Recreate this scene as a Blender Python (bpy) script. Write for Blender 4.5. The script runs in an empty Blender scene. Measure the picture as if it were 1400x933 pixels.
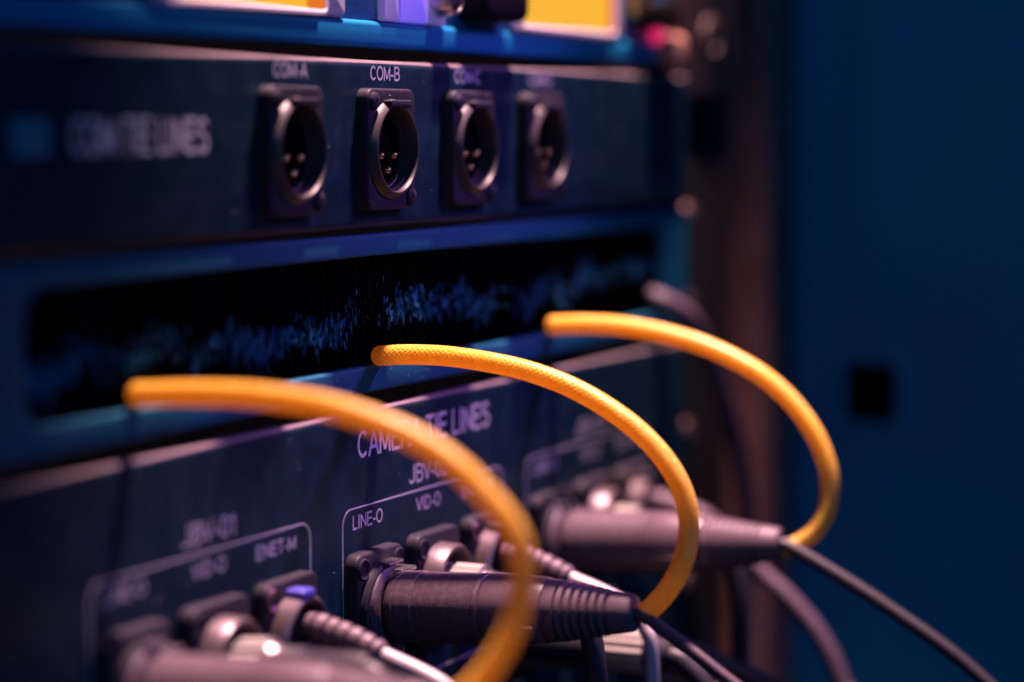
import bpy, bmesh, math, random
from mathutils import Vector, Matrix
random.seed(7)
PI = math.pi
S = 0.001                      # everything below is written in millimetres
scene = bpy.context.scene
C = scene.collection

# ------------------------------------------------------------------ camera
YAW, PITCH = math.radians(65.1), math.radians(4.94)
cam_data = bpy.data.cameras.new('camera')
cam = bpy.data.objects.new('camera', cam_data); C.objects.link(cam); scene.camera = cam
cam_data.lens = 87.43; cam_data.sensor_width = 36.0; cam_data.sensor_fit = 'HORIZONTAL'
cam_data.clip_start = 0.02; cam_data.clip_end = 20
cam.location = (-575.76 * S, -300.83 * S, 5.95 * S)
fwd = Vector((math.sin(YAW) * math.cos(PITCH), math.cos(YAW) * math.cos(PITCH), -math.sin(PITCH)))
cam.rotation_euler = fwd.to_track_quat('-Z', 'Y').to_euler()
cam_data.dof.use_dof = True
cam_data.dof.focus_distance = 0.639
cam_data.dof.aperture_fstop = 3.9
cam_data.dof.aperture_blades = 0

# ------------------------------------------------------------------ light
scene.view_settings.view_transform = 'Standard'
scene.view_settings.look = 'None'
scene.view_settings.exposure = 0.0
scene.view_settings.gamma = 1.0
world = bpy.data.worlds.new('World'); scene.world = world
world.use_nodes = True
bg = world.node_tree.nodes['Background']
bg.inputs[0].default_value = (0.012, 0.30, 1.0, 1); bg.inputs[1].default_value = 0.062

def lamp(name, kind, loc, target, energy, colour, size=0.1, **kw):
    d = bpy.data.lights.new(name, kind); o = bpy.data.objects.new(name, d); C.objects.link(o)
    o.location = Vector(loc) * S
    o.rotation_euler = (Vector(target) * S - o.location).to_track_quat('-Z', 'Y').to_euler()
    d.energy = energy; d.color = colour
    if kind == 'AREA': d.shape = 'DISK'; d.size = size
    else: d.shadow_soft_size = size
    for k, v in kw.items(): setattr(d, k, v)
    return o
lamp('work_light', 'SPOT', (140, -54, 760), (71, -36, -80), 200, (1.0, 0.57, 0.60), 0.028,
     spot_size=math.radians(30.5), spot_blend=0.25)
lamp('stage_wash', 'SPOT', (290, -330, 230), (18, 0, -62), 9.5, (0.50, 0.18, 1.0), 0.02,
     spot_size=math.radians(28), spot_blend=1.0)
lamp('blue_wash', 'AREA', (-700, -1300, 520), (120, 0, -50), 4.6, (0.01, 0.29, 1.0), 0.4)
scene.render.engine = 'CYCLES'
scene.cycles.use_denoising = True; scene.cycles.use_adaptive_sampling = False
scene.cycles.max_bounces = 8; scene.cycles.diffuse_bounces = 2
scene.cycles.sample_clamp_indirect = 1.0; scene.cycles.sample_clamp_direct = 12

# ------------------------------------------------------------------ materials
def mat(name, base, rough=0.5, metal=0.0, spec=0.5, bump=0.0, scale=900.0, mix=None, mscale=300.0, mlo=0.45, mhi=0.6, emit=None, estr=0.0,
        rvar=0.0, coat=0.0, sheen=0.0):
    m = bpy.data.materials.new(name); m.use_nodes = True
    nt = m.node_tree; b = nt.nodes['Principled BSDF']
    b.inputs['Base Color'].default_value = (*base, 1); b.inputs['Roughness'].default_value = rough
    b.inputs['Metallic'].default_value = metal; b.inputs['Specular IOR Level'].default_value = spec
    b.inputs['Coat Weight'].default_value = coat
    tc = nt.nodes.new('ShaderNodeTexCoord')
    if mix:
        n = nt.nodes.new('ShaderNodeTexNoise'); n.inputs['Scale'].default_value = mscale; n.inputs['Detail'].default_value = 6
        nt.links.new(tc.outputs['Object'], n.inputs['Vector'])
        r = nt.nodes.new('ShaderNodeValToRGB'); r.color_ramp.elements[0].position = mlo; r.color_ramp.elements[1].position = mhi
        r.color_ramp.elements[0].color = (*base, 1); r.color_ramp.elements[1].color = (*mix, 1)
        nt.links.new(n.outputs['Fac'], r.inputs['Fac']); nt.links.new(r.outputs['Color'], b.inputs['Base Color'])
    if rvar:
        n = nt.nodes.new('ShaderNodeTexNoise'); n.inputs['Scale'].default_value = 60; n.inputs['Detail'].default_value = 5
        nt.links.new(tc.outputs['Object'], n.inputs['Vector'])
        mr = nt.nodes.new('ShaderNodeMapRange'); mr.inputs['To Min'].default_value = rough - rvar; mr.inputs['To Max'].default_value = rough + rvar
        mr.inputs['From Min'].default_value = 0.3; mr.inputs['From Max'].default_value = 0.7
        nt.links.new(n.outputs['Fac'], mr.inputs['Value']); nt.links.new(mr.outputs['Result'], b.inputs['Roughness'])
    if bump:
        n = nt.nodes.new('ShaderNodeTexNoise'); n.inputs['Scale'].default_value = scale; n.inputs['Detail'].default_value = 3
        nt.links.new(tc.outputs['Object'], n.inputs['Vector'])
        bp = nt.nodes.new('ShaderNodeBump'); bp.inputs['Strength'].default_value = bump; bp.inputs['Distance'].default_value = 0.0002
        nt.links.new(n.outputs['Fac'], bp.inputs['Height']); nt.links.new(bp.outputs['Normal'], b.inputs['Normal'])
    if emit:
        b.inputs['Emission Color'].default_value = (*emit, 1); b.inputs['Emission Strength'].default_value = estr
    return m
M = dict(
    panel=mat('black_powder_coat', (0.003, 0.015, 0.028), 0.40, spec=0.10, bump=0.4, scale=2600, rvar=0.05, mix=(0.006, 0.021, 0.036), mscale=120),
    blue=mat('blue_lit_steel', (0.003, 0.080, 0.135), 0.65, spec=0.15, bump=0.1, scale=700, rvar=0.05),
    bezel=mat('bright_blue_enamel', (0.004, 0.15, 0.30), 0.6, spec=0.1, bump=0.1, scale=700, rvar=0.05),
    door=mat('blue_door_paint', (0.010, 0.19, 0.29), 0.6, spec=0.15, bump=0.15, scale=500, mix=(0.014, 0.24, 0.36), mscale=9, mlo=0.35, mhi=0.65),
    ink=mat('white_screen_print', (0.55, 0.50, 0.56), 0.5, mix=(0.42, 0.39, 0.44), mscale=900),
    dieblack=mat('black_die_cast_metal', (0.022, 0.020, 0.028), 0.5, spec=0.12, bump=0.35, scale=1500, rvar=0.08),
    shell=mat('satin_grey_socket_shell', (0.10, 0.075, 0.08), 0.38, metal=0.5, bump=0.2, scale=900),
    sock=mat('grey_black_socket_shell', (0.040, 0.031, 0.032), 0.45, spec=0.25, bump=0.2, scale=900),
    chrome=mat('nickel_plate', (0.55, 0.50, 0.50), 0.26, metal=1.0, bump=0.08, scale=500, rvar=0.06),
    nickel=mat('cream_nickel_knurl', (0.32, 0.30, 0.26), 0.40, metal=0.3),
    latchmetal=mat('lit_blue_latch_rim', (0.016, 0.22, 0.32), 0.5, spec=0.3, bump=0.2, scale=500),  # door blue made lighter, the rim's lit look put into its colour
    gold=mat('gold_contact', (0.95, 0.58, 0.20), 0.25, metal=1.0),
    plug=mat('matt_black_plug_shell', (0.072, 0.048, 0.060), 0.5, spec=0.3, bump=0.5, scale=2400, rvar=0.06, mix=(0.10, 0.068, 0.083), mscale=700),
    collet=mat('smooth_black_plastic', (0.095, 0.063, 0.078), 0.36, spec=0.4, bump=0.15, scale=500),
    boot=mat('soft_grey_rubber', (0.10, 0.066, 0.083), 0.5, spec=0.3, bump=0.3, scale=900),
    edgelight=mat('painted_edge_highlight', (0.15, 0.11, 0.12), 0.4, bump=0.3, scale=900, mix=(0.06, 0.055, 0.06), mscale=45, mlo=0.5, mhi=0.72),  # lighter grey standing in for the lamp's highlight on panel edges
    jacket=mat('black_cable_jacket', (0.022, 0.020, 0.028), 0.45, spec=0.3, bump=0.2, scale=600),
    pale=mat('pale_cable_jacket', (0.40, 0.34, 0.35), 0.4, bump=0.1, scale=400),
    greyj=mat('grey_cable_jacket', (0.07, 0.045, 0.065), 0.5, bump=0.2, scale=500),
    bristle=mat('black_bristle', (0.0025, 0.0025, 0.003), 0.8, spec=0.05),
    lint=mat('blue_lit_lint', (0.03, 0.26, 0.50), 0.9),  # grey lint with the blue light put into its colour
    hollow=mat('dark_rack_interior', (0.003, 0.003, 0.004), 1.0, spec=0.0),
    rail=mat('black_rail_steel', (0.005, 0.005, 0.006), 0.65, spec=0.08, bump=0.3, scale=700),
    post=mat('worn_brown_grey_paint', (0.15, 0.058, 0.042), 0.6, bump=0.4, scale=600, mix=(0.19, 0.078, 0.058), mscale=60),
    warmlit=mat('warm_lit_steel', (0.04, 0.018, 0.016), 0.6, bump=0.3, scale=600),  # warm lamp light put into the colour
    steel=mat('zinc_screw', (0.20, 0.12, 0.11), 0.4, metal=1.0),
    grey=mat('warm_grey_fascia', (0.46, 0.42, 0.50), 0.5, bump=0.2, scale=800),
    darkblue=mat('deep_blue_fascia', (0.010, 0.11, 0.26), 0.5, bump=0.2, scale=800),
    amber=mat('amber_backlight', (0.05, 0.03, 0.01), 0.3, emit=(1.0, 0.50, 0.03), estr=0.92),
    amberdeep=mat('deep_amber_backlight', (0.05, 0.03, 0.01), 0.3, emit=(1.0, 0.22, 0.01), estr=0.75),
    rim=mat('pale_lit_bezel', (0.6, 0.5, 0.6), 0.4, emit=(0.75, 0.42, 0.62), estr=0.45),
    violet=mat('violet_lit_button', (0.2, 0.15, 0.4), 0.4, emit=(0.14, 0.10, 0.80), estr=0.75),
    lilac=mat('lilac_lit_button', (0.3, 0.25, 0.4), 0.4, emit=(0.17, 0.12, 0.42), estr=0.5),
    magenta=mat('magenta_indicator', (0.3, 0.05, 0.1), 0.4, emit=(0.7, 0.02, 0.12), estr=1.2),
    bluecap=mat('blue_plastic', (0.05, 0.05, 0.30), 0.35),
    dust=mat('pale_dust', (0.7, 0.7, 0.75), 0.9),
)
# braided orange jacket: the weave is in the mesh, the colour differs a little from strand to strand
def braid_mat():
    m = bpy.data.materials.new('orange_braid'); m.use_nodes = True
    nt = m.node_tree; b = nt.nodes['Principled BSDF']; b.inputs['Roughness'].default_value = 0.32; b.inputs['Specular IOR Level'].default_value = 0.8
    tc = nt.nodes.new('ShaderNodeTexCoord'); n = nt.nodes.new('ShaderNodeTexNoise'); n.inputs['Scale'].default_value = 420
    n.inputs['Detail'].default_value = 5
    nt.links.new(tc.outputs['Object'], n.inputs['Vector'])
    r = nt.nodes.new('ShaderNodeValToRGB')
    r.color_ramp.elements[0].position = 0.3; r.color_ramp.elements[1].position = 0.7
    r.color_ramp.elements[0].color = (1.0, 0.54, 0.03, 1); r.color_ramp.elements[1].color = (1.0, 0.70, 0.08, 1)
    nt.links.new(n.outputs['Fac'], r.inputs['Fac']); nt.links.new(r.outputs['Color'], b.inputs['Base Color'])
    b.inputs['Sheen Weight'].default_value = 0.1
    b.inputs['Subsurface Weight'].default_value = 0.0; b.inputs['Subsurface Scale'].default_value = 0.0025
    b.inputs['Subsurface Radius'].default_value = (1.0, 0.5, 0.1)
    tr = nt.nodes.new('ShaderNodeBsdfTranslucent'); mx = nt.nodes.new('ShaderNodeMixShader'); mx.inputs[0].default_value = 0.42
    nt.links.new(r.outputs['Color'], tr.inputs['Color']); nt.links.new(b.outputs[0], mx.inputs[1]); nt.links.new(tr.outputs[0], mx.inputs[2])
    nt.links.new(mx.outputs[0], nt.nodes['Material Output'].inputs['Surface'])
    return m
M['orange'] = braid_mat()

# ------------------------------------------------------------------ helpers
def tag(o, label=None, cat=None, group=None, kind=None):
    if label: o['label'] = label
    if cat: o['category'] = cat
    if group: o['group'] = group
    if kind: o['kind'] = kind
    return o
def thing(name, loc, label, cat, group=None, rot=(0, 0, 0)):
    o = bpy.data.objects.new(name, None); C.objects.link(o); o.empty_display_size = 0.01
    o.location = Vector(loc) * S; o.rotation_euler = rot
    return tag(o, label, cat, group)
class MB:
    """collects geometry in millimetres, links it as one object"""
    def __init__(s): s.v = []; s.f = []
    def rings(s, rings, cap0=True, cap1=True):
        n = len(rings[0]); b = len(s.v)
        for r in rings: s.v += [tuple(p) for p in r]
        for i in range(len(rings) - 1):
            for j in range(n):
                k = (j + 1) % n
                s.f.append((b + i*n + j, b + i*n + k, b + (i+1)*n + k, b + (i+1)*n + j))
        if cap0: s.f.append(tuple(b + j for j in reversed(range(n))))
        if cap1: s.f.append(tuple(b + (len(rings)-1)*n + j for j in range(n)))
        return s
    def lathe(s, prof, c=(0, 0), seg=48, fn=None, cap0=True, cap1=True):
        """prof: (outward distance, radius); axis points out of the panel (-Y)"""
        R = []
        for d, r in prof:
            ring = []
            for j in range(seg):
                a = 2*PI*j/seg
                p = [c[0] + r*math.cos(a), -d, c[1] + r*math.sin(a)]
                if fn: p = fn(p, d)
                ring.append(p)
            R.append(ring)
        return s.rings(R, cap0, cap1)
    def box(s, x0, x1, y0, y1, z0, z1, bev=0.0):
        if bev <= 0:
            return s.rings([[(x0, y, z0), (x1, y, z0), (x1, y, z1), (x0, y, z1)] for y in (y1, y0)])
        return s.plate(x0, x1, z0, z1, y0, y1, bev * 1.2, bev)
    def plate(s, x0, x1, z0, z1, yf, yb, r, bev, hole=None, nb=4, nc=6):
        """rounded plate, front at yf, back at yb (yf < yb); hole=(x0,x1,z0,z1,r)"""
        def outl(a0, a1, c0, c1, rr, y):
            rr = max(rr, 0.01); P = []
            for cx, cz, st in ((a1-rr, c1-rr, 0), (a0+rr, c1-rr, 1), (a0+rr, c0+rr, 2), (a1-rr, c0+rr, 3)):
                for k in range(nc + 1):
                    t = PI/2 * (st + k/nc); P.append((cx + rr*math.cos(t), y, cz + rr*math.sin(t)))
            return P
        R = [outl(x0, x1, z0, z1, r, yb)]
        for k in range(nb + 1):
            t = PI/2*k/nb; ins = bev*(1-math.cos(t)); y = yf + bev*(1-math.sin(t))
            R.append(outl(x0+ins, x1-ins, z0+ins, z1-ins, max(r-ins, 0.02), y))
        if hole:
            h = hole; hb = min(bev, 0.8)
            for k in range(nb + 1):
                t = PI/2*k/nb; ins = hb*(1-math.sin(t)); y = yf + hb*(1-math.cos(t))
                R.append(outl(h[0]-ins, h[1]+ins, h[2]-ins, h[3]+ins, h[4]+ins, y))
            R.append(outl(h[0], h[1], h[2], h[3], h[4], yb))
            R.append(R[0])
            return s.rings(R, False, False)
        return s.rings(R)
    def tube(s, pts, rad, seg=20, steps=10, disp=None, round_ends=True):
        P = smooth(pts, steps)
        T = [(P[min(i+1, len(P)-1)] - P[max(i-1, 0)]).normalized() for i in range(len(P))]
        up = Vector((1, 0, 0))
        if abs(T[0].dot(up)) > 0.9: up = Vector((0, 0, 1))
        R = []; n = (up - T[0]*up.dot(T[0])).normalized(); L = 0.0
        def ring(c, t, n, r, L):
            b = t.cross(n); out = []
            for j in range(seg):
                a = 2*PI*j/seg; rr = r + (disp(a, L) if disp else 0)
                out.append(c + (n*math.cos(a) + b*math.sin(a))*rr)
            return out
        for i, c in enumerate(P):
            if i: L += (P[i]-P[i-1]).length
            n = (n - T[i]*n.dot(T[i])).normalized()
            r = rad(L) if callable(rad) else rad
            if i == 0 and round_ends:
                for q in (0.15, 0.5, 0.8, 0.95): R.append(ring(c - T[0]*r*0.8*(1-q), T[0], n, r*math.sin(math.acos(1-q)), L))
            R.append(ring(c, T[i], n, r, L))
            if i == len(P)-1 and round_ends:
                for q in (0.95, 0.8, 0.5, 0.15): R.append(ring(c + T[i]*r*0.8*(1-q), T[i], n, r*math.sin(math.acos(1-q)), L))
        return s.rings(R)
    def build(s, name, m, parent=None, smooth_=True, kind=None, angle=35):
        me = bpy.data.meshes.new(name)
        me.from_pydata([(x*S, y*S, z*S) for x, y, z in s.v], [], s.f); me.update()
        bm = bmesh.new(); bm.from_mesh(me)
        if len(bm.faces) < 60000: bmesh.ops.recalc_face_normals(bm, faces=bm.faces)
        bm.to_mesh(me); bm.free()
        if smooth_:
            me.polygons.foreach_set('use_smooth', [True]*len(me.polygons))
            if len(me.polygons) < 60000: me.set_sharp_from_angle(angle=math.radians(angle))
        me.materials.append(M[m] if isinstance(m, str) else m)
        o = bpy.data.objects.new(name, me); C.objects.link(o)
        if parent: o.parent = parent
        if kind: o['kind'] = kind
        return o
def smooth(pts, steps):
    P = [Vector(p) for p in pts]; Q = [P[0]*2 - P[1]] + P + [P[-1]*2 - P[-2]]; out = []
    for i in range(1, len(Q)-2):
        a, b, c, d = Q[i-1:i+3]
        for k in range(steps):
            t = k/steps
            out.append(0.5*((2*b) + (c-a)*t + (2*a-5*b+4*c-d)*t*t + (3*b-a-3*c+d)*t**3))
    out.append(P[-1]); return out
def children(o): return [c for c in bpy.data.objects if c.parent == o]
def copy_tree(o, parent=None):
    c = o.copy(); C.objects.link(c); c.parent = parent
    for ch in children(o): copy_tree(ch, c)
    return c
def arc(cx, cz, rx, rz, a0, a1, n=10):
    return [(cx + rx*math.cos(math.radians(a0 + (a1-a0)*k/n)), cz + rz*math.sin(math.radians(a0 + (a1-a0)*k/n))) for k in range(n+1)]
# letter outlines as pen strokes: (advance width, strokes), cap height 1
GL = {
 'C': (0.70, [arc(0.35, 0.5, 0.29, 0.44, 42, 318, 18)]),
 'O': (0.76, [arc(0.38, 0.5, 0.32, 0.44, 0, 360, 24)]),
 'M': (0.80, [[(0.08, 0), (0.08, 0.93), (0.40, 0.12), (0.72, 0.93), (0.72, 0)]]),
 '-': (0.36, [[(0.05, 0.36), (0.31, 0.36)]]),
 'A': (0.68, [[(0.02, 0), (0.34, 0.95), (0.66, 0)], [(0.13, 0.33), (0.55, 0.33)]]),
 'B': (0.68, [[(0.09, 0.06), (0.09, 0.94), (0.38, 0.94)] + arc(0.38, 0.735, 0.20, 0.205, 80, -90, 8) + [(0.09, 0.53)], [(0.38, 0.53)] + arc(0.39, 0.295, 0.23, 0.235, 80, -90, 8) + [(0.09, 0.06)]]),
 'D': (0.72, [[(0.09, 0.06), (0.09, 0.94), (0.32, 0.94)] + arc(0.32, 0.5, 0.32, 0.44, 85, -90, 12) + [(0.09, 0.06)]]),
 'T': (0.62, [[(0.02, 0.94), (0.60, 0.94)], [(0.31, 0.94), (0.31, 0)]]),
 'I': (0.26, [[(0.13, 0), (0.13, 1)]]),
 'E': (0.64, [[(0.60, 0.94), (0.09, 0.94), (0.09, 0.06), (0.61, 0.06)], [(0.09, 0.52), (0.56, 0.52)]]),
 'L': (0.56, [[(0.09, 1), (0.09, 0.06), (0.54, 0.06)]]),
 'N': (0.72, [[(0.09, 0), (0.09, 0.93), (0.63, 0.07), (0.63, 1)]]),
 'S': (0.66, [arc(0.33, 0.73, 0.24, 0.21, 25, 200, 9) + arc(0.33, 0.28, 0.26, 0.225, 60, -165, 12)]),
 'R': (0.70, [[(0.09, 0), (0.09, 0.94), (0.38, 0.94)] + arc(0.38, 0.71, 0.23, 0.23, 80, -90, 8) + [(0.09, 0.48)], [(0.40, 0.48), (0.64, 0)]]),
 'V': (0.66, [[(0.02, 1), (0.33, 0.05), (0.64, 1)]]),
 'J': (0.54, [[(0.43, 1), (0.43, 0.28)] + arc(0.235, 0.27, 0.195, 0.21, 0, -175, 8)]),
 '0': (0.62, [arc(0.31, 0.5, 0.24, 0.44, 0, 360, 22)]),
 '1': (0.46, [[(0.08, 0.74), (0.27, 0.94), (0.27, 0)]]),
 '2': (0.60, [arc(0.30, 0.70, 0.23, 0.24, 165, -35, 9) + [(0.06, 0.06), (0.56, 0.06)]]),
 '3': (0.60, [arc(0.29, 0.72, 0.20, 0.22, 150, -80, 9) + arc(0.29, 0.28, 0.24, 0.22, 80, -155, 10)]),
 ' ': (0.30, []),
}
def text(body, x0, x1, zb, cap, parent, y=-0.03, name='lettering', m='ink', wt=0.14):
    adv = 0; pl = []
    for ch in body:
        w, st = GL[ch]
        for s_ in st:
            q = [(adv + px, pz) for px, pz in s_]; cur = [q[0]]
            for i in range(1, len(q)):
                cur.append(q[i])
                if i < len(q)-1:
                    u = (q[i][0]-q[i-1][0], q[i][1]-q[i-1][1]); v = (q[i+1][0]-q[i][0], q[i+1][1]-q[i][1])
                    if (u[0]*v[0] + u[1]*v[1]) < -0.3*math.hypot(*u)*math.hypot(*v): pl.append(cur); cur = [q[i]]
            pl.append(cur)
        adv += w + 0.035
    adv -= 0.035
    kx = (x1-x0)/adv; mb = MB(); hw = wt*cap/2; hx = hw*min(1.0, max(0.85, kx/cap))
    for n_, s_ in enumerate(pl):
        P = [(x0 + px*kx, zb + pz*cap) for px, pz in s_]
        closed = (P[0][0]-P[-1][0])**2 + (P[0][1]-P[-1][1])**2 < 1e-6
        L = []; yy = y - 0.002*(n_ % 5)
        for i in range(len(P)):
            a_ = P[i-1] if i else (P[-2] if closed else None); c_ = P[i+1] if i < len(P)-1 else (P[1] if closed else None)
            def nrm(p, q):
                dx, dz = q[0]-p[0], q[1]-p[1]; l = math.hypot(dx, dz) or 1; return (-dz/l, dx/l)
            if a_ and c_:
                n1, n2 = nrm(a_, P[i]), nrm(P[i], c_); mx, mz = n1[0]+n2[0], n1[1]+n2[1]; l2 = mx*mx + mz*mz
                k = min(2/l2, 1.9) if l2 > 1e-6 else 1; nx, nz = mx*k, mz*k
            else: nx, nz = nrm(a_, P[i]) if a_ else nrm(P[i], c_)
            L.append((P[i][0]+nx*hx, P[i][1]+nz*hw, P[i][0]-nx*hx, P[i][1]-nz*hw))
        b0 = len(mb.v)
        for l in L: mb.v += [(l[0], yy, l[1]), (l[2], yy, l[3])]
        for i in range(len(L)-1): mb.f.append((b0+2*i, b0+2*i+1, b0+2*i+3, b0+2*i+2))
    return mb.build(name, m, parent, smooth_=False)
def edge_highlight(x0, x1, ztop, bev, parent, y0=0.0):  # highlight on a panel's top bevel, put in as a lighter strip
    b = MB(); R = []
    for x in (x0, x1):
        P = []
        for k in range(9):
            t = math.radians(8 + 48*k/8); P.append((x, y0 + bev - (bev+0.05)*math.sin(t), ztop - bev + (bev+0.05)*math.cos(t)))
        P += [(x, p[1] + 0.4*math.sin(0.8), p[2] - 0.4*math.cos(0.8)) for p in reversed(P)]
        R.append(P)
    return b.rings(R).build('edge_highlight', 'edgelight', parent)
def screw(parent, x, z, y, r=2.9, m='dieblack', ang=0.4, name='screw'):
    b = MB(); b.lathe([(0, r), (0.5, r), (0.9, r*0.85), (1.1, r*0.6), (1.1, 0.5), (0.5, 0.45)], seg=24)
    o = b.build(name, m, parent); o.location = Vector((x, y, z))*S
    return o

# ------------------------------------------------------------------ rack
rack = thing('equipment_rack', (250, 0, -200), 'dark steel rack frame with screwed rail and brown corner post', 'rack')
def rb(*a): return [a]
def local(o, base): o.location = Vector(base)*-S; return o
RB = (250, 0, -200)
b = MB(); b.plate(213.5, 262, -420, 15, 3.2, 40, 1.5, 1.0); local(b.build('rail', 'rail', rack), RB)
b = MB(); b.plate(-330, -262, -420, 240, 3.2, 40, 1.5, 1.0); local(b.build('rail', 'rail', rack), RB)
b = MB(); b.plate(262.5, 291, -420, 240, 30, 60, 2, 1.5); local(b.build('inner_channel', 'rail', rack), RB)
b = MB(); b.plate(271, 279, -420, -78, 20, 29.5, 1, 0.8); b.plate(262, 280, 22, 240, 14, 29.5, 1, 0.8)
local(b.build('blue_lit_edge', 'blue', rack), RB)  # blue reflections on the inner edge, put in as coloured strips
b = MB(); b.plate(292, 328.5, -420, 240, -1, 70, 3, 2.5, nb=6); local(b.build('corner_post', 'post', rack), RB)
b = MB(); b.plate(205, 261, 15.5, 240, 1.0, 30, 2, 1.2); local(b.build('warm_lit_rail', 'warmlit', rack), RB)  # upper rail as its own piece, its lamp-lit tone put into the colour
b = MB(); b.lathe([(0, 7.5), (1.2, 7.5), (1.6, 6.8), (1.7, 5), (0.4, 4.6)], seg=32)
o = b.build('bolt', 'warmlit', rack); local(o, RB); o.location = (Vector((236, 1.0, 36)) - Vector(RB))*S
for z in (-24.5, -55, -99, -152, -190):
    b = MB(); b.lathe([(0, 4.6), (1.0, 4.6), (2.4, 3.6), (2.9, 2.2), (2.9, 1.2), (1.2, 1.1)], seg=24)
    o = b.build('screw', 'steel', rack); o.location = (Vector((221, 3.2, z)) - Vector(RB))*S
b = MB(); b.box(-262, 262, 60, 64, -420, 240); local(b.build('back_wall', 'hollow', rack), RB)
b = MB(); b.plate(-330, 330, -420, -300, -1, 3, 2, 1.5); local(b.build('lower_panel', 'rail', rack), RB)

b = MB(); b.box(-1500, 2500, -2500, 1500, -902, -900)
o = b.build('floor', mat('added_dark_floor', (0.02, 0.022, 0.03), 0.8, bump=0.3, scale=40)); o['kind'] = 'structure'  # out of view, added to block ambient light from below
# door of the rack, folded open at the right
DB = (330, 0, -200)
door = thing('rack_door', DB, 'plain blue steel rack door standing open with a square latch hole', 'door')
o = MB()
# the leaf is a sheet in the YZ plane; built in a turned frame: x' = -Y, front faces -X
def leaf(mb, a0, a1, z0, z1, xf, xb, r, bev, hole=None):
    t = MB(); t.plate(a0, a1, z0, z1, xf, xb, r, bev, hole)
    base = len(mb.v)
    mb.v += [(y, -x, z) for x, y, z in t.v]; mb.f += [tuple(base + i for i in reversed(f)) for f in t.f]
leaf(o, -2, 260, -420, 240, 330, 333, 1, 0.8, (18.5, 41.5, -107, -82, 3))
local(o.build('door_leaf', 'door', door), DB)
o = MB(); leaf(o, 14.0, 45.5, -111.5, -77.5, 327.6, 329.9, 6, 1.6, (19.3, 40.7, -106.2, -82.8, 3)); local(o.build('latch_rim', 'latchmetal', door), DB)
o = MB(); leaf(o, 10, 60, -130, -60, 352, 354, 1, 0.5); local(o.build('latch_cavity', 'hollow', door), DB)
o = MB(); leaf(o, 19, 40, -76, 240, 329.2, 329.95, 0.7, 0.6); leaf(o, 19, 40, -420, -113, 329.2, 329.95, 0.7, 0.6); local(o.build('pressed_rib', 'door', door), DB)

# ------------------------------------------------------------------ sockets
def xlr_socket(parent, x, z):
    """three pin male chassis socket: square flange, raised shell, recess, gold pins"""
    b = MB()
    b.plate(-13, 13, -15.5, 15.5, -3.4, -0.02, 3, 0.7, hole=(-10.5, 10.5, -10.5, 10.5, 10.45))
    fl = b.build('socket', 'dieblack', parent); fl.location = Vector((x, 0, z))*S
    # raised shell with a conical outside and a stepped bore
    t = MB()
    t.lathe([(3.3, 12.9), (3.6, 12.8), (5.0, 11.8), (5.3, 11.4), (5.3, 11.0), (5.0, 10.8), (3.0, 10.6), (3.0, 10.0), (1.4, 9.8), (1.3, 9.5), (0.1, 9.4)], seg=72, cap0=False, cap1=False)
    t.build('socket_shell', 'sock', fl)
    t = MB(); t.lathe([(0.05, 9.3), (0.3, 9.3), (0.32, 0.2)], seg=48); t.build('socket_insert', 'hollow', fl)
    k = MB(); k.plate(-5.0, 6.5, 10.7, 12.6, -5.9, -3.3, 0.6, 0.4); k.build('release_tab', 'dieblack', fl)
    for px, pz in ((-3.6, -1.6), (3.6, -1.6), (0, -5.4)):
        p = MB(); p.lathe([(0.3, 1.05), (1.8, 1.05), (2.4, 0.9), (2.8, 0.5), (2.9, 0.12)], c=(px, pz), seg=20)
        p.build('pin', 'gold', fl)
    for sx, sz in ((-10, 12.3), (10, -12.3)): screw(fl, sx, sz, -3.35, 2.3)
    return fl
def xlr_plate(parent, x, z):
    b = MB(); b.plate(-13, 13, -15.5, 15.5, -3.6, -0.02, 3.4, 0.9, nb=6)
    fl = b.build('socket', 'dieblack', parent); fl.location = Vector((x, 0, z))*S
    for sx, sz in ((-9.6, 11.6), (9.6, 11.6), (9.6, -11.6)):
        s_ = MB(); s_.lathe([(-0.4, 2.9), (0.25, 2.9), (0.55, 2.5), (0.3, 2.2), (-0.2, 0.3)], seg=24)
        q = s_.build('screw', 'dieblack', fl); q.location = Vector((sx, -3.6, sz))*S
    t = MB(); t.lathe([(3.5, 12.0), (5.0, 11.9), (5.6, 11.3), (5.6, 9.9), (4, 9.7), (-2, 9.6)], seg=64, cap0=False)
    t.build('socket_ring', 'dieblack', fl)
    k = MB(); k.plate(0.5, 8.5, 9.2, 10.4, -9.5, -3.5, 0.3, 0.25); k.plate(-1.5, 6.0, 11.6, 12.4, -7.0, -3.5, 0.3, 0.25); k.build('release_tab', 'chrome', fl)
    return fl
def bnc_plate(parent, x, z):
    b = MB(); b.plate(-13, 13, -15.5, 15.5, -3.6, -0.02, 3.4, 0.9, nb=6)
    fl = b.build('socket', 'dieblack', parent); fl.location = Vector((x, 0, z))*S
    t = MB(); t.lathe([(3.5, 12.2), (8.2, 12.0), (9.2, 11.4), (9.2, 10.4), (8.4, 10.0), (2.0, 9.4), (2.0, 1)], seg=64, cap0=False, cap1=True)
    t.build('socket_ring', 'shell', fl)
    t = MB(); t.lathe([(2, 5.6), (9, 5.6), (9.4, 5.2), (9.4, 4.4), (5, 4.3), (5, 0.4)], seg=40, cap0=False)
    t.build('coax_barrel', 'chrome', fl)
    for sx, sz in ((-9.6, 11.6), (9.6, -11.6)):
        s_ = MB(); s_.lathe([(-0.4, 2.9), (0.25, 2.9), (0.55, 2.5), (0.3, 2.2), (-0.2, 0.3)], seg=24)
        q = s_.build('screw', 'dieblack', fl); q.location = Vector((sx, -3.6, sz))*S
    return fl
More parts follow.
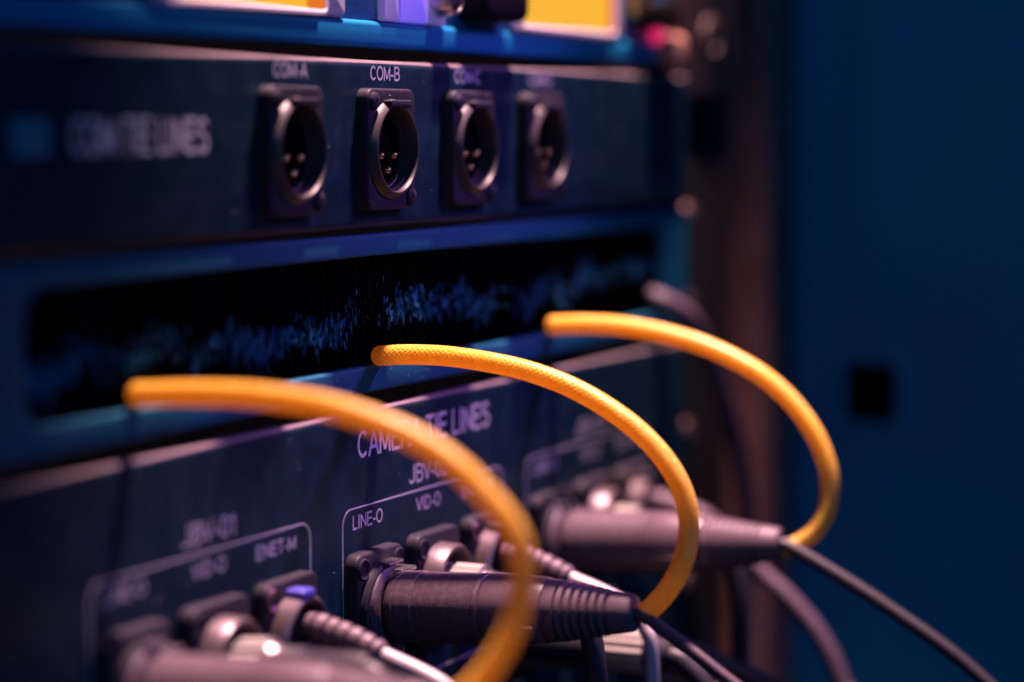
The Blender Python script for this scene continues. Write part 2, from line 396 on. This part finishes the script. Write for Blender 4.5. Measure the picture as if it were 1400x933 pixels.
def net_plate(parent, x, z, cap=False):
    b = MB(); b.plate(-13, 13, -15.5, 15.5, -3.6, -0.02, 3.4, 0.9, nb=6)
    fl = b.build('socket', 'dieblack', parent); fl.location = Vector((x, 0, z))*S
    t = MB(); t.lathe([(3.5, 11.8), (7.6, 11.5), (8.4, 10.8), (8.4, 10.0), (7.4, 9.6), (1.0, 9.2), (0.9, 1)], seg=64, cap0=False)
    t.build('socket_ring', 'shell', fl)
    t = MB(); t.plate(-3.2, 3.2, 10.2, 13.2, -8.4, -3.5, 1.2, 0.8); t.build('release_tab', 'bluecap' if cap else 'dieblack', fl)
    for sx, sz in ((-9.6, 11.6), (9.6, -11.6)):
        s_ = MB(); s_.lathe([(-0.4, 2.9), (0.25, 2.9), (0.55, 2.5), (0.3, 2.2), (-0.2, 0.3)], seg=24)
        q = s_.build('screw', 'steel', fl); q.location = Vector((sx, -3.6, sz))*S
    return fl

# ------------------------------------------------------------------ intercom panel (top, one unit high)
com = thing('intercom_panel', (0, 0, 0), 'black one unit patch panel with four empty round sockets marked COM', 'patch panel')
b = MB(); b.plate(-262, 213, -20.2, 22.7, 0, 3, 1.0, 1.9, nb=8); b.build('faceplate', 'panel', com)
edge_highlight(-261, 212, 22.7, 1.9, com)
COMX = [-8 + 48.6*k for k in (-1, 0, 1, 2)]
for k, x in enumerate(COMX):
    xlr_socket(com, x, 0)
    text('COM-' + 'ABCD'[k], x - 5.4, x + 10.8, 17.6, 3.7, com)
text('COM TIE LINES', -144.5, -91.3, -0.1, 7.9, com)
b = MB(); b.plate(-165.5, -153, -0.4, 7.4, -0.4, -0.01, 1, 0.3); b.build('word_patch', mat('blue_lit_word', (0.03, 0.15, 0.20), 0.8), com)  # patch in place of an unread word, blue light put into its colour

# ------------------------------------------------------------------ brush panel (middle)
brush = thing('brush_panel', (3.4, 1.6, -44), 'blue one unit cable entry panel with a long slot of black bristles', 'brush panel')
b = MB(); b.plate(-200, 213.2, -18.6, 22.3, -0.8, 3, 3, 1.0, hole=(-164, 190, -11.7, 16.6, 7), nb=6)
b.build('frame', 'blue', brush)
b = MB(); b.box(-172, 197, 12, 14, -17, 21); b.build('backing', 'hollow', brush)
rnd = random.Random(3)
b = MB()
def hair(mb, x, y, z0, z1, w, lean_x, lean_y):
    n = len(mb.v); a = rnd.random()*2; dx, dy = w*math.cos(a), w*math.sin(a)
    zm = z0 + (z1-z0)*0.6
    for (z, q, ww) in ((z0, 0, 1), (zm, 0.3, 1), (z1, 1, 0.6)):
        cx, cy = x + lean_x*q, y + lean_y*q
        mb.v += [(cx-dx*ww, cy-dy*ww, z), (cx+dx*ww, cy+dy*ww, z), (cx-dy*ww, cy+dx*ww, z)]
    for i in (0, 1):
        for j in range(3):
            k = (j+1) % 3
            mb.f.append((n+3*i+j, n+3*i+k, n+3*i+3+k, n+3*i+3+j))
cable_x = (-120.7, -8.1, 102.7)
for i in range(9000):
    x = rnd.uniform(-166, 192); top = rnd.random() < 0.6
    near = min(abs(x - c) for c in cable_x)
    seam = 0.5 + 1.8*math.sin(x*0.045+1) + rnd.gauss(0, 0.9)
    y = rnd.uniform(1.2, 6.5)
    if top: hair(b, x, y, 21, seam - rnd.uniform(0, 3) , 0.14, rnd.gauss(0, 1.0), rnd.gauss(-0.4, 0.8))
    else: hair(b, x, y, -17, seam + rnd.uniform(-1, 1.5) - (6*math.exp(-(near/4)**2)), 0.14, rnd.gauss(0, 1.2), rnd.gauss(-0.4, 0.8))
b.build('bristles', 'bristle', brush, smooth_=False, kind='stuff')
b = MB()
for i in range(5200):
    x = rnd.uniform(-164, 190)
    dens = 0.5 + 0.5*math.sin(x*0.11) * math.sin(x*0.043 + 2)
    if rnd.random() > 0.04 + 0.6*dens: continue
    seam = 1.0 + (x+10)*0.012 + 1.8*math.sin(x*0.045+1) + 1.2*math.sin(x*0.21)
    if -16 < x < -4: seam += 8*rnd.random() if rnd.random() < 0.5 else 50
    z = seam + rnd.gauss(0, 2.2); L = rnd.uniform(0.3, 3.2)
    if z > 20: continue
    hair(b, x, rnd.uniform(-0.2, 1.6), z, z - L, rnd.uniform(0.05, 0.17), rnd.gauss(0, 0.35), rnd.gauss(0, 0.2))
b.build('lint', 'lint', brush, smooth_=False, kind='stuff')
b = MB()
for bx in (-164, -98, 190 - 66, 40): b.box(bx, bx + 0.6, 2.6, 8, -15, 20)

# ------------------------------------------------------------------ camera panel (two units high)
CPZ = -118.0
cp = thing('camera_panel', (0, 0, -110), 'black two unit patch panel lettered CAMERA TIE LINES with plugs in its sockets', 'patch panel')
PB = Vector((0, 0, 110))
b = MB(); b.plate(-262, 213, -44.0, 43.6, 0, 3, 1.0, 2.0, nb=8); b.build('faceplate', 'panel', cp)
edge_highlight(-261, 212, 43.6, 2.0, cp)
PITCH_G = 111.5
text('CAMERA TIE LINES', -21.2, 57.0, -78.7 + 110, 7.1, cp)
for g in (-1, 0, 1):
    X = g*PITCH_G
    xlr_plate(cp, X - 15.5, CPZ + 110)
    bnc_plate(cp, X + 18.0, CPZ + 110)
    net_plate(cp, X + 50.5, CPZ + 110, cap=(g == -1))
    text('LINE-O', X - 24.2, X - 7.8, -96.7 + 110, 3.7, cp)
    text('VID-O', X + 11.5, X + 25.9, -96.9 + 110, 3.7, cp)
    text('ENET-M', X + 39.5, X + 58.5, -96.9 + 110, 3.4, cp)
    text('JBV-0' + str(g + 2), X + 7.4, X + 31, -89.0 + 110, 5.0, cp)
    # rounded outline round the group, a thin printed line
    def ro(x0, x1, z0, z1, r, ins, y):
        P = []
        for cx, cz, st in ((x1-r, z1-r, 0), (x0+r, z1-r, 1), (x0+r, z0+r, 2), (x1-r, z0+r, 3)):
            for k in range(9):
                t = PI/2*(st + k/8); P.append((cx + (r-ins)*math.cos(t), y, cz + (r-ins)*math.sin(t)))
        return P
    b = MB(); a = (X - 29.6, X + 65.8, -142 + 110, -91.0 + 110, 4.5)
    b.rings([ro(*a, 0, 0.0), ro(*a, 0, -0.05), ro(*a, 0.42, -0.05), ro(*a, 0.42, 0.0)], False, False)
    b.build('printed_outline', 'ink', cp, smooth_=False)
b = MB(); b.plate(-262, 213, -199, -155.5, 0, 3, 1, 1.9, nb=8)
lp = b.build('blank_panel', 'panel'); tag(lp, 'blank black panel under the camera tie line panel, behind hanging cables', 'blank panel')
b = MB(); b.plate(-262, 213, -299, -200.5, 0, 3, 1, 1.9, nb=8)
lp = b.build('blank_panel', 'panel'); tag(lp, 'taller blank black panel, lowest one in the rack', 'blank panel')

# ------------------------------------------------------------------ display unit at the top
du = thing('display_unit', (8.6, 4, 24), 'blue framed rack unit with amber screens and lit buttons above the COM panel', 'control unit')
def D(o): o.location = Vector((0, 0, -24))*S; return o
b = MB(); b.plate(-200, 196, 25.9, 33.0, -1.0, 3, 2.5, 1.4, nb=6); D(b.build('lower_bezel', 'bezel', du))
b = MB(); b.plate(-200, 196, 33.02, 110, 0.5, 3, 1, 0.3); D(b.build('fascia', 'darkblue', du))
b = MB(); b.plate(-190, -108, 33.3, 110, 0.2, 0.45, 1, 0.2); D(b.build('dark_display', 'hollow', du))
b = MB(); b.plate(-118, -29.5, 33.1, 108, -1.2, 0.4, 2, 0.8); D(b.build('module_surround', 'grey', du))
b = MB(); b.plate(69, 153, 33.1, 108, -1.2, 0.4, 2, 0.8); D(b.build('module_surround', 'grey', du))
def screen(x0, x1, z0, deep):
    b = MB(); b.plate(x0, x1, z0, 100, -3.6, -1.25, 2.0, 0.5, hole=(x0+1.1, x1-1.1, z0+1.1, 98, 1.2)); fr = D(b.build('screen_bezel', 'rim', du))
    b = MB(); b.box(x0+1.0, x1-1.0, -3.0, -1.3, z0+1.0, 98.4); b.build('screen', 'amber', fr)
    b = MB(); b.box(x1-1.0-deep, x1-1.05, -3.2, -3.02, z0+1.05, 98.3); b.build('screen_edge', 'amberdeep', fr)
screen(-112, -42.5, 33.3, 9); screen(72, 143, 34.0, 5)
b = MB(); b.plate(-9.6, -1.4, 33.2, 60, -1.6, 0.4, 0.6, 0.4); D(b.build('button', 'lilac', du))
b = MB(); b.plate(-1.2, 14.8, 33.2, 60, -2.0, 0.4, 0.6, 0.4); D(b.build('button', 'violet', du))
b = MB(); b.plate(15.0, 26.5, 33.2, 60, -1.6, 0.4, 0.6, 0.4); D(b.build('button', 'lilac', du))
b = MB(); b.lathe([(1.6, 5.4), (6, 5.2), (7, 4.7), (7, 3.9), (6, 3.7), (3.2, 3.6), (3.2, 0.3)], c=(22, 40.5), seg=40); D(b.build('jack_ring', 'chrome', du))
b = MB(); b.plate(36.5, 66, 35.2, 60, -9, 0.4, 4, 2.5, nb=6); D(b.build('knob', 'rail', du))
b = MB(); b.plate(158, 172, 40.5, 60, -5, 0.4, 2, 1); D(b.build('connector', 'gold', du))
b = MB(); b.plate(166, 184, 37.5, 46, -9, 0.4, 1.5, 1); D(b.build('lever', 'rail', du))
b = MB(); b.lathe([(0, 3.0), (2, 3.0), (3.4, 1.8), (3.7, 0.3)], c=(183, 36.2), seg=24); D(b.build('indicator', 'magenta', du))
b = MB(); b.plate(183, 194, 26, 36, -8, 0.4, 3, 2.2, nb=6); D(b.build('corner_foot', mat('copper_tone_screw', (0.42, 0.20, 0.13), 0.5), du))

# ------------------------------------------------------------------ orange cords
NS, PZ = 12, 1.45
def weave(a, L):
    p = a*NS/(2*PI) + L/PZ; q = a*NS/(2*PI) - L/PZ
    ha, hb = abs(math.cos(PI*p*0.5 if False else PI*p)), abs(math.cos(PI*q))
    over = (math.floor(p + 0.5) + math.floor(q + 0.5)) % 2
    return 0.24*((ha if over else hb)**0.7) - 0.14
paths = [
 [(0.0, 2.0, -0.5), (0.0, -13.9, 0.5), (0.0, -29.5, 0.7), (0.0, -47.2, -0.8), (0.0, -64.5, -5.3), (0.0, -76.0, -10.9), (0.0, -84.3, -17.7), (0.0, -89.3, -23.1), (0.0, -91.6, -28.5), (-0.2, -92.0, -35.2), (-0.9, -90.8, -42.7), (-2.0, -88.3, -48.6), (-3.5, -84.6, -54.4), (-5.3, -79.3, -60.0)],
 [(0.0, 2.0, -1.5), (0.0, -8.2, -0.7), (0.0, -20.8, -0.8), (0.0, -37.3, -2.7), (0.0, -49.5, -5.7), (0.0, -58.8, -9.4), (0.0, -67.3, -14.1), (0.0, -73.2, -18.4), (0.0, -78.0, -23.0), (0.0, -81.8, -28.1), (0.0, -84.3, -33.6), (-0.2, -85.4, -39.4), (-0.9, -85.1, -45.4), (-2.0, -83.4, -51.5), (-3.5, -80.0, -57.4), (-5.3, -75.6, -62.3)],
 [(0.0, 2.0, -1.5), (0.0, -9.9, -0.8), (0.0, -21.7, -1.0), (0.0, -35.6, -2.8), (0.0, -49.5, -6.4), (0.0, -64.0, -12.9), (0.0, -74.0, -20.5), (0.0, -81.1, -29.2), (0.0, -85.2, -38.1), (-0.2, -86.3, -45.6), (-0.9, -85.6, -52.0), (-2.0, -82.7, -57.4), (-3.5, -78.8, -61.0), (-5.2, -75.2, -63.2)],
]
labels_orange = ['orange braided cord arching over the CAMERA lettering, end at the slot\'s left, most blurred',
                 'orange braided cord in sharp focus with its woven jacket showing, middle of three',
                 'orange braided cord arching in front of the brown rack post, furthest from the camera']
for k, x in enumerate(cable_x):
    p = [(0, 0.6, paths[k][0][2] + 0.1)] + paths[k][1:]
    b = MB(); b.tube(p, 2.55, seg=84, steps=46, disp=weave)
    o = b.build('braid_cord', 'orange')
    o.location = Vector((x, 0, -52))*S
    tag(o, labels_orange[k], 'cord', 'orange cords looping from the brush slot to the plugs')

# ------------------------------------------------------------------ large cable plugs
def make_audio():
    root = thing('audio_cable', (0, 0, 0), '', 'cable', 'black plugs in the LINE-O sockets')
    def facet(p, d):
        x, y, z = p
        if 15.99 <= d <= 34.01:
            for (nx, nz) in ((-0.82, 0.57), (0.82, 0.57)):
                q = x*nx + z*nz
                if q > 8.15: x -= (q-8.15)*nx; z -= (q-8.15)*nz
        return [x, y, z]
    b = MB(); b.lathe([(3.8, 10.9), (4.4, 11.2), (6.6, 10.4), (7.4, 9.2), (7.4, 8.0)], seg=64, cap0=False); b.build('collar', 'plug', root)
    b = MB(); b.lathe([(4, 7.9), (9, 7.9)], seg=48); b.build('barrel', 'rail', root)
    b = MB(); b.lathe([(8.2, 8.0), (8.4, 8.7), (9.6, 9.2), (10.6, 9.35), (10.9, 9.05), (11.2, 9.3), (15.9, 9.35), (16.15, 9.12), (20, 9.10), (28, 9.10), (33.0, 9.12), (33.5, 9.35),
                       (34.5, 9.3), (34.8, 8.9), (34.9, 8.0)], seg=96); b.build('shell', 'plug', root, angle=12)
    b = MB(); b.lathe([(34.85, 7.8), (35.0, 9.0), (35.6, 9.25), (42, 9.1), (50.6, 8.35), (51.3, 8.1), (51.5, 7.4)], seg=72); b.build('collet', 'collet', root)
    b = MB()
    b.plate(-9.35, -8.2, -3.6, -2.6, -50, -37, 0.4, 0.3); b.build('collet_rib', 'collet', root)
    prof = [(51.4, 6.8), (51.5, 7.8), (52.0, 8.0), (54.6, 7.75)]
    s = 54.6; r = 7.75
    for k in range(6):
        prof += [(s+0.12, r-0.9), (s+0.62, r-0.95), (s+0.72, r-0.12), (s+0.95, r+0.02), (s+1.9, r-0.18), (s+2.1, r-0.4)]
        s += 2.15; r -= 0.36
    prof += [(s+0.1, r-0.8), (s+0.6, r-0.8), (s+0.7, r-0.2), (s+1.0, r-0.05), (s+5.6, r-0.75), (s+6.4, r-1.15), (s+6.7, r-1.9), (s+6.5, 2.4)]
    b = MB(); b.lathe(prof, seg=64); b.build('boot', 'boot', root)
    return root
audio = make_audio()
def cord_for(root, pts, rad, m, name='lead'):
    b = MB(); b.tube(pts, rad, seg=24, steps=12); return b.build(name, m, root)
TILT = -math.radians(3.2)
plugs = {}
spots = [(0, -14.8), (1, -14.8 + PITCH_G), (-1, -14.8 - PITCH_G)]
alab = {0: 'black plug in sharp focus in the middle LINE-O socket, thin lead falling right',
        1: 'blurred black plug in front of the rack rail, furthest right of the three',
        -1: 'large blurred black plug in the bottom left corner under the shiny coax plugs'}
for g, x in spots:
    o = audio if g == 0 else copy_tree(audio)
    o.location = Vector((x, 0, CPZ + 0.3))*S; o.rotation_euler = (TILT, 0, 0)
    o['label'] = alab[g]; plugs[g] = o
for g, o in plugs.items():
    if g == 0: cord_for(o, [(0, -72, 0), (0, -76, -0.6), (0.5, -84, -6), (1, -94, -13.5), (2, -106, -24), (3, -118, -44), (3, -124, -80), (0, -124, -200)], 1.45, 'greyj')
    elif g == 1: cord_for(o, [(0, -72, 0), (0, -78, -1.5), (0, -104, -17), (0, -129, -35), (0, -150, -58), (0, -165, -90), (0, -170, -200)], 2.0, 'jacket')
    else: cord_for(o, [(0, -72, 0), (0, -80, -2), (0, -95, -12), (0, -105, -35), (0, -108, -200)], 2.4, 'jacket')

# ------------------------------------------------------------------ coax plugs in VID-O
def knurled(mb, d0, d1, r, seg=72, depth=0.5, n=18):
    def fn(p, d):
        if d0 + 0.05 < d < d1 - 0.05:
            a = math.atan2(p[2], p[0]); k = 1 - depth/r*(0.5+0.5*math.cos(a*n))
            return [p[0]*k, p[1], p[2]*k]
        return p
    mb.lathe([(d0, r-0.8), (d0, r-0.1), (d0+0.2, r), (d0+0.6, r), (d1-0.6, r), (d1-0.2, r), (d1, r-0.1), (d1, r-0.9)], seg=seg, fn=fn)
def make_coax():
    root = thing('coax_cable', (0, 0, 0), '', 'cable', 'coax plugs in the VID-O sockets')
    b = MB(); knurled(b, 6, 17, 7.0); b.build('locking_ring', 'nickel', root)
    b = MB(); b.lathe([(16.8, 6.6), (17.4, 6.6), (18.6, 5.6), (21, 5.2), (26, 5.0), (26.4, 4.2)], seg=40); b.build('ferrule', 'chrome', root)
    b = MB(); b.lathe([(26, 4.4), (26.5, 4.6), (40, 4.0), (42, 3.4)], seg=32); b.build('boot', 'jacket', root)
    cord_for(root, [(0, -40, 0), (0, -45, -3), (0, -49, -14), (0, -50, -36), (0, -50, -90), (0, -50, -200)], 3.0, 'jacket')
    return root
cx = make_coax()
clab = {0: 'nickel coax plug between the sharp black plug and the pale network lead', -1: 'shiny coax plug with white glints, bottom left above the large blurred plug',
        1: 'soft blurred coax plug above the rightmost black plug'}
for g in (0, -1, 1):
    o = cx if g == 0 else copy_tree(cx)
    o.location = Vector((18 + g*PITCH_G, 0, CPZ))*S; o['label'] = clab[g]
    if g == -1: o.rotation_euler = (math.radians(-4), 0, 0)

# ------------------------------------------------------------------ network leads
def make_net():
    root = thing('network_cable', (0, 0, 0), '', 'cable', 'pale network leads with ribbed boots')
    # path in local coordinates, measured from the socket centre
    P = [Vector(p) for p in ((0, -3, 4.6), (0, -8, 4.4), (0, -14, 3.2), (0, -20, 1.8), (0, -26.5, -0.6))]
    def prof(L):
        if L < 7: return 2.0 + L*0.22
        k = ((L-7) % 3.1)/3.1
        base = 3.75 - (L-7)*0.035
        return base - (0.95 if k < 0.24 else 0.10*abs(k-0.6))
    b = MB(); b.tube(P, prof, seg=32, steps=28); b.build('boot', 'boot', root)
    cord_for(root, [(0, -25, -0.1), (0, -30, -1.8), (0, -38, -4.4), (0, -45, -7.6), (0, -50, -13), (0, -52.5, -22), (0, -53, -60), (0, -53, -200)], 2.0, 'pale')
    b = MB(); b.plate(-4, 4, -2.5, 6, -7, -1, 1.0, 0.5); b.build('plug', 'dieblack', root)
    return root
nt0 = make_net()
nlab = {-1: 'pale network lead whose ribbed grey boot leaves the socket with the blue tab', 0: 'pale network lead with ribbed boot just behind the nearest orange cord',
        1: 'blurred network lead rising behind the rightmost black plug'}
for g in (-1, 0, 1):
    o = nt0 if g == -1 else copy_tree(nt0)
    o.location = Vector((50.5 + g*PITCH_G, 0, CPZ))*S; o['label'] = nlab[g]
    if g == 1:
        for ch in children(o):
            if ch.name.startswith('lead'): bpy.data.objects.remove(ch)
        cord_for(o, [(2, -25, -0.1), (3, -30, -4), (3, -37, -10), (3, -44, -17), (3, -54, -25), (3, -64, -36), (3, -71, -50), (3, -76, -72), (3, -78, -200)], 2.7, 'greyj')

# ------------------------------------------------------------------ loose cables
b = MB(); b.tube([(187, 6, -49), (189, -2, -52), (196, -7, -57), (206, -8, -65), (220, -8, -78), (236, -8, -96), (247, -8, -113), (254, -8, -132), (258, -8, -170), (258, -8, -300)], 3.2, seg=28)
tag(b.build('hanging_cable', 'greyj'), 'thick grey cable coming out of the slot\'s right end and falling over the rail', 'cable')
# lower plugs and leads below the sharp black plug
low = thing('coax_cable', (67, 6, -142), 'pale knurled coax plug just under the sharp black plug\'s boot', 'cable')
b = MB(); knurled(b, 36, 51, 6.4, n=16, depth=0.7); b.build('locking_ring', 'nickel', low)
b = MB(); b.lathe([(0, 4.5), (36.5, 4.6), (36.6, 4.0)], seg=24); b.lathe([(50.8, 5.8), (52, 5.2), (56, 4.6), (58, 3)], seg=32); b.build('ferrule', 'dieblack', low)
cord_for(low, [(0, -56, 0), (0, -62, -2), (0, -70, -12), (0, -74, -40), (0, -74, -160)], 2.8, 'jacket')
lo2 = thing('network_cable', (96, 0, -141), 'dark lead with a ribbed boot crossing under the sharp plug toward lower right', 'cable')
def prof2(L):
    k = (L % 3.2)/3.2
    return (4.0 - L*0.03) - (0.6 if k < 0.25 else 0)
b = MB(); b.tube([(0, -24, -1), (0, -36, -3.5), (0, -49, -6.5), (0, -58, -9.5)], prof2, seg=28, steps=28); b.build('boot', 'boot', lo2)
cord_for(lo2, [(0, -2, 0), (0, -14, 0), (0, -36, -3.5), (0, -57, -9), (0, -70, -13.5), (1, -84, -24), (2, -92, -50), (2, -94, -160)], 2.5, 'greyj')
b = MB(); b.tube([(70, 0, -147), (70, -30, -146), (70, -46, -148), (70, -62, -152), (71, -76, -160), (72, -86, -176), (72, -90, -300)], 3.2, seg=28)
tag(b.build('slack_cable', 'boot'), 'grey cable slanting down between the thin lead and the dark ribbed boot', 'cable')

# ------------------------------------------------------------------ dust on the front faces
rnd = random.Random(11)
b = MB()
def speck(x, y, z, r):
    n = len(b.v); a = rnd.random()*3
    pts = [(x+r*math.cos(a+k*2.1), y, z+r*0.8*math.sin(a+k*2.1)) for k in range(3)] + [(x, y-r, z)]
    b.v += pts; b.f.extend([(n, n+1, n+3), (n+1, n+2, n+3), (n+2, n, n+3), (n+2, n+1, n)])
for i in range(260): speck(rnd.uniform(-140, 200), -0.02, rnd.uniform(-152, -68), rnd.uniform(0.05, 0.13))
for i in range(140): speck(rnd.uniform(-140, 200), -0.02, rnd.uniform(-18, 20), rnd.uniform(0.05, 0.12))
for x in COMX:
    for i in range(22): speck(x + rnd.uniform(-12, 12), -3.42, rnd.choice((rnd.uniform(12.2, 15), rnd.uniform(-15, -12.6))), rnd.uniform(0.06, 0.16))
for i in range(60): speck(rnd.uniform(-40, 60), -0.82, rnd.uniform(-61.5, -56.5), rnd.uniform(0.05, 0.14))
b.build('dust', 'dust', None, smooth_=False, kind='stuff')
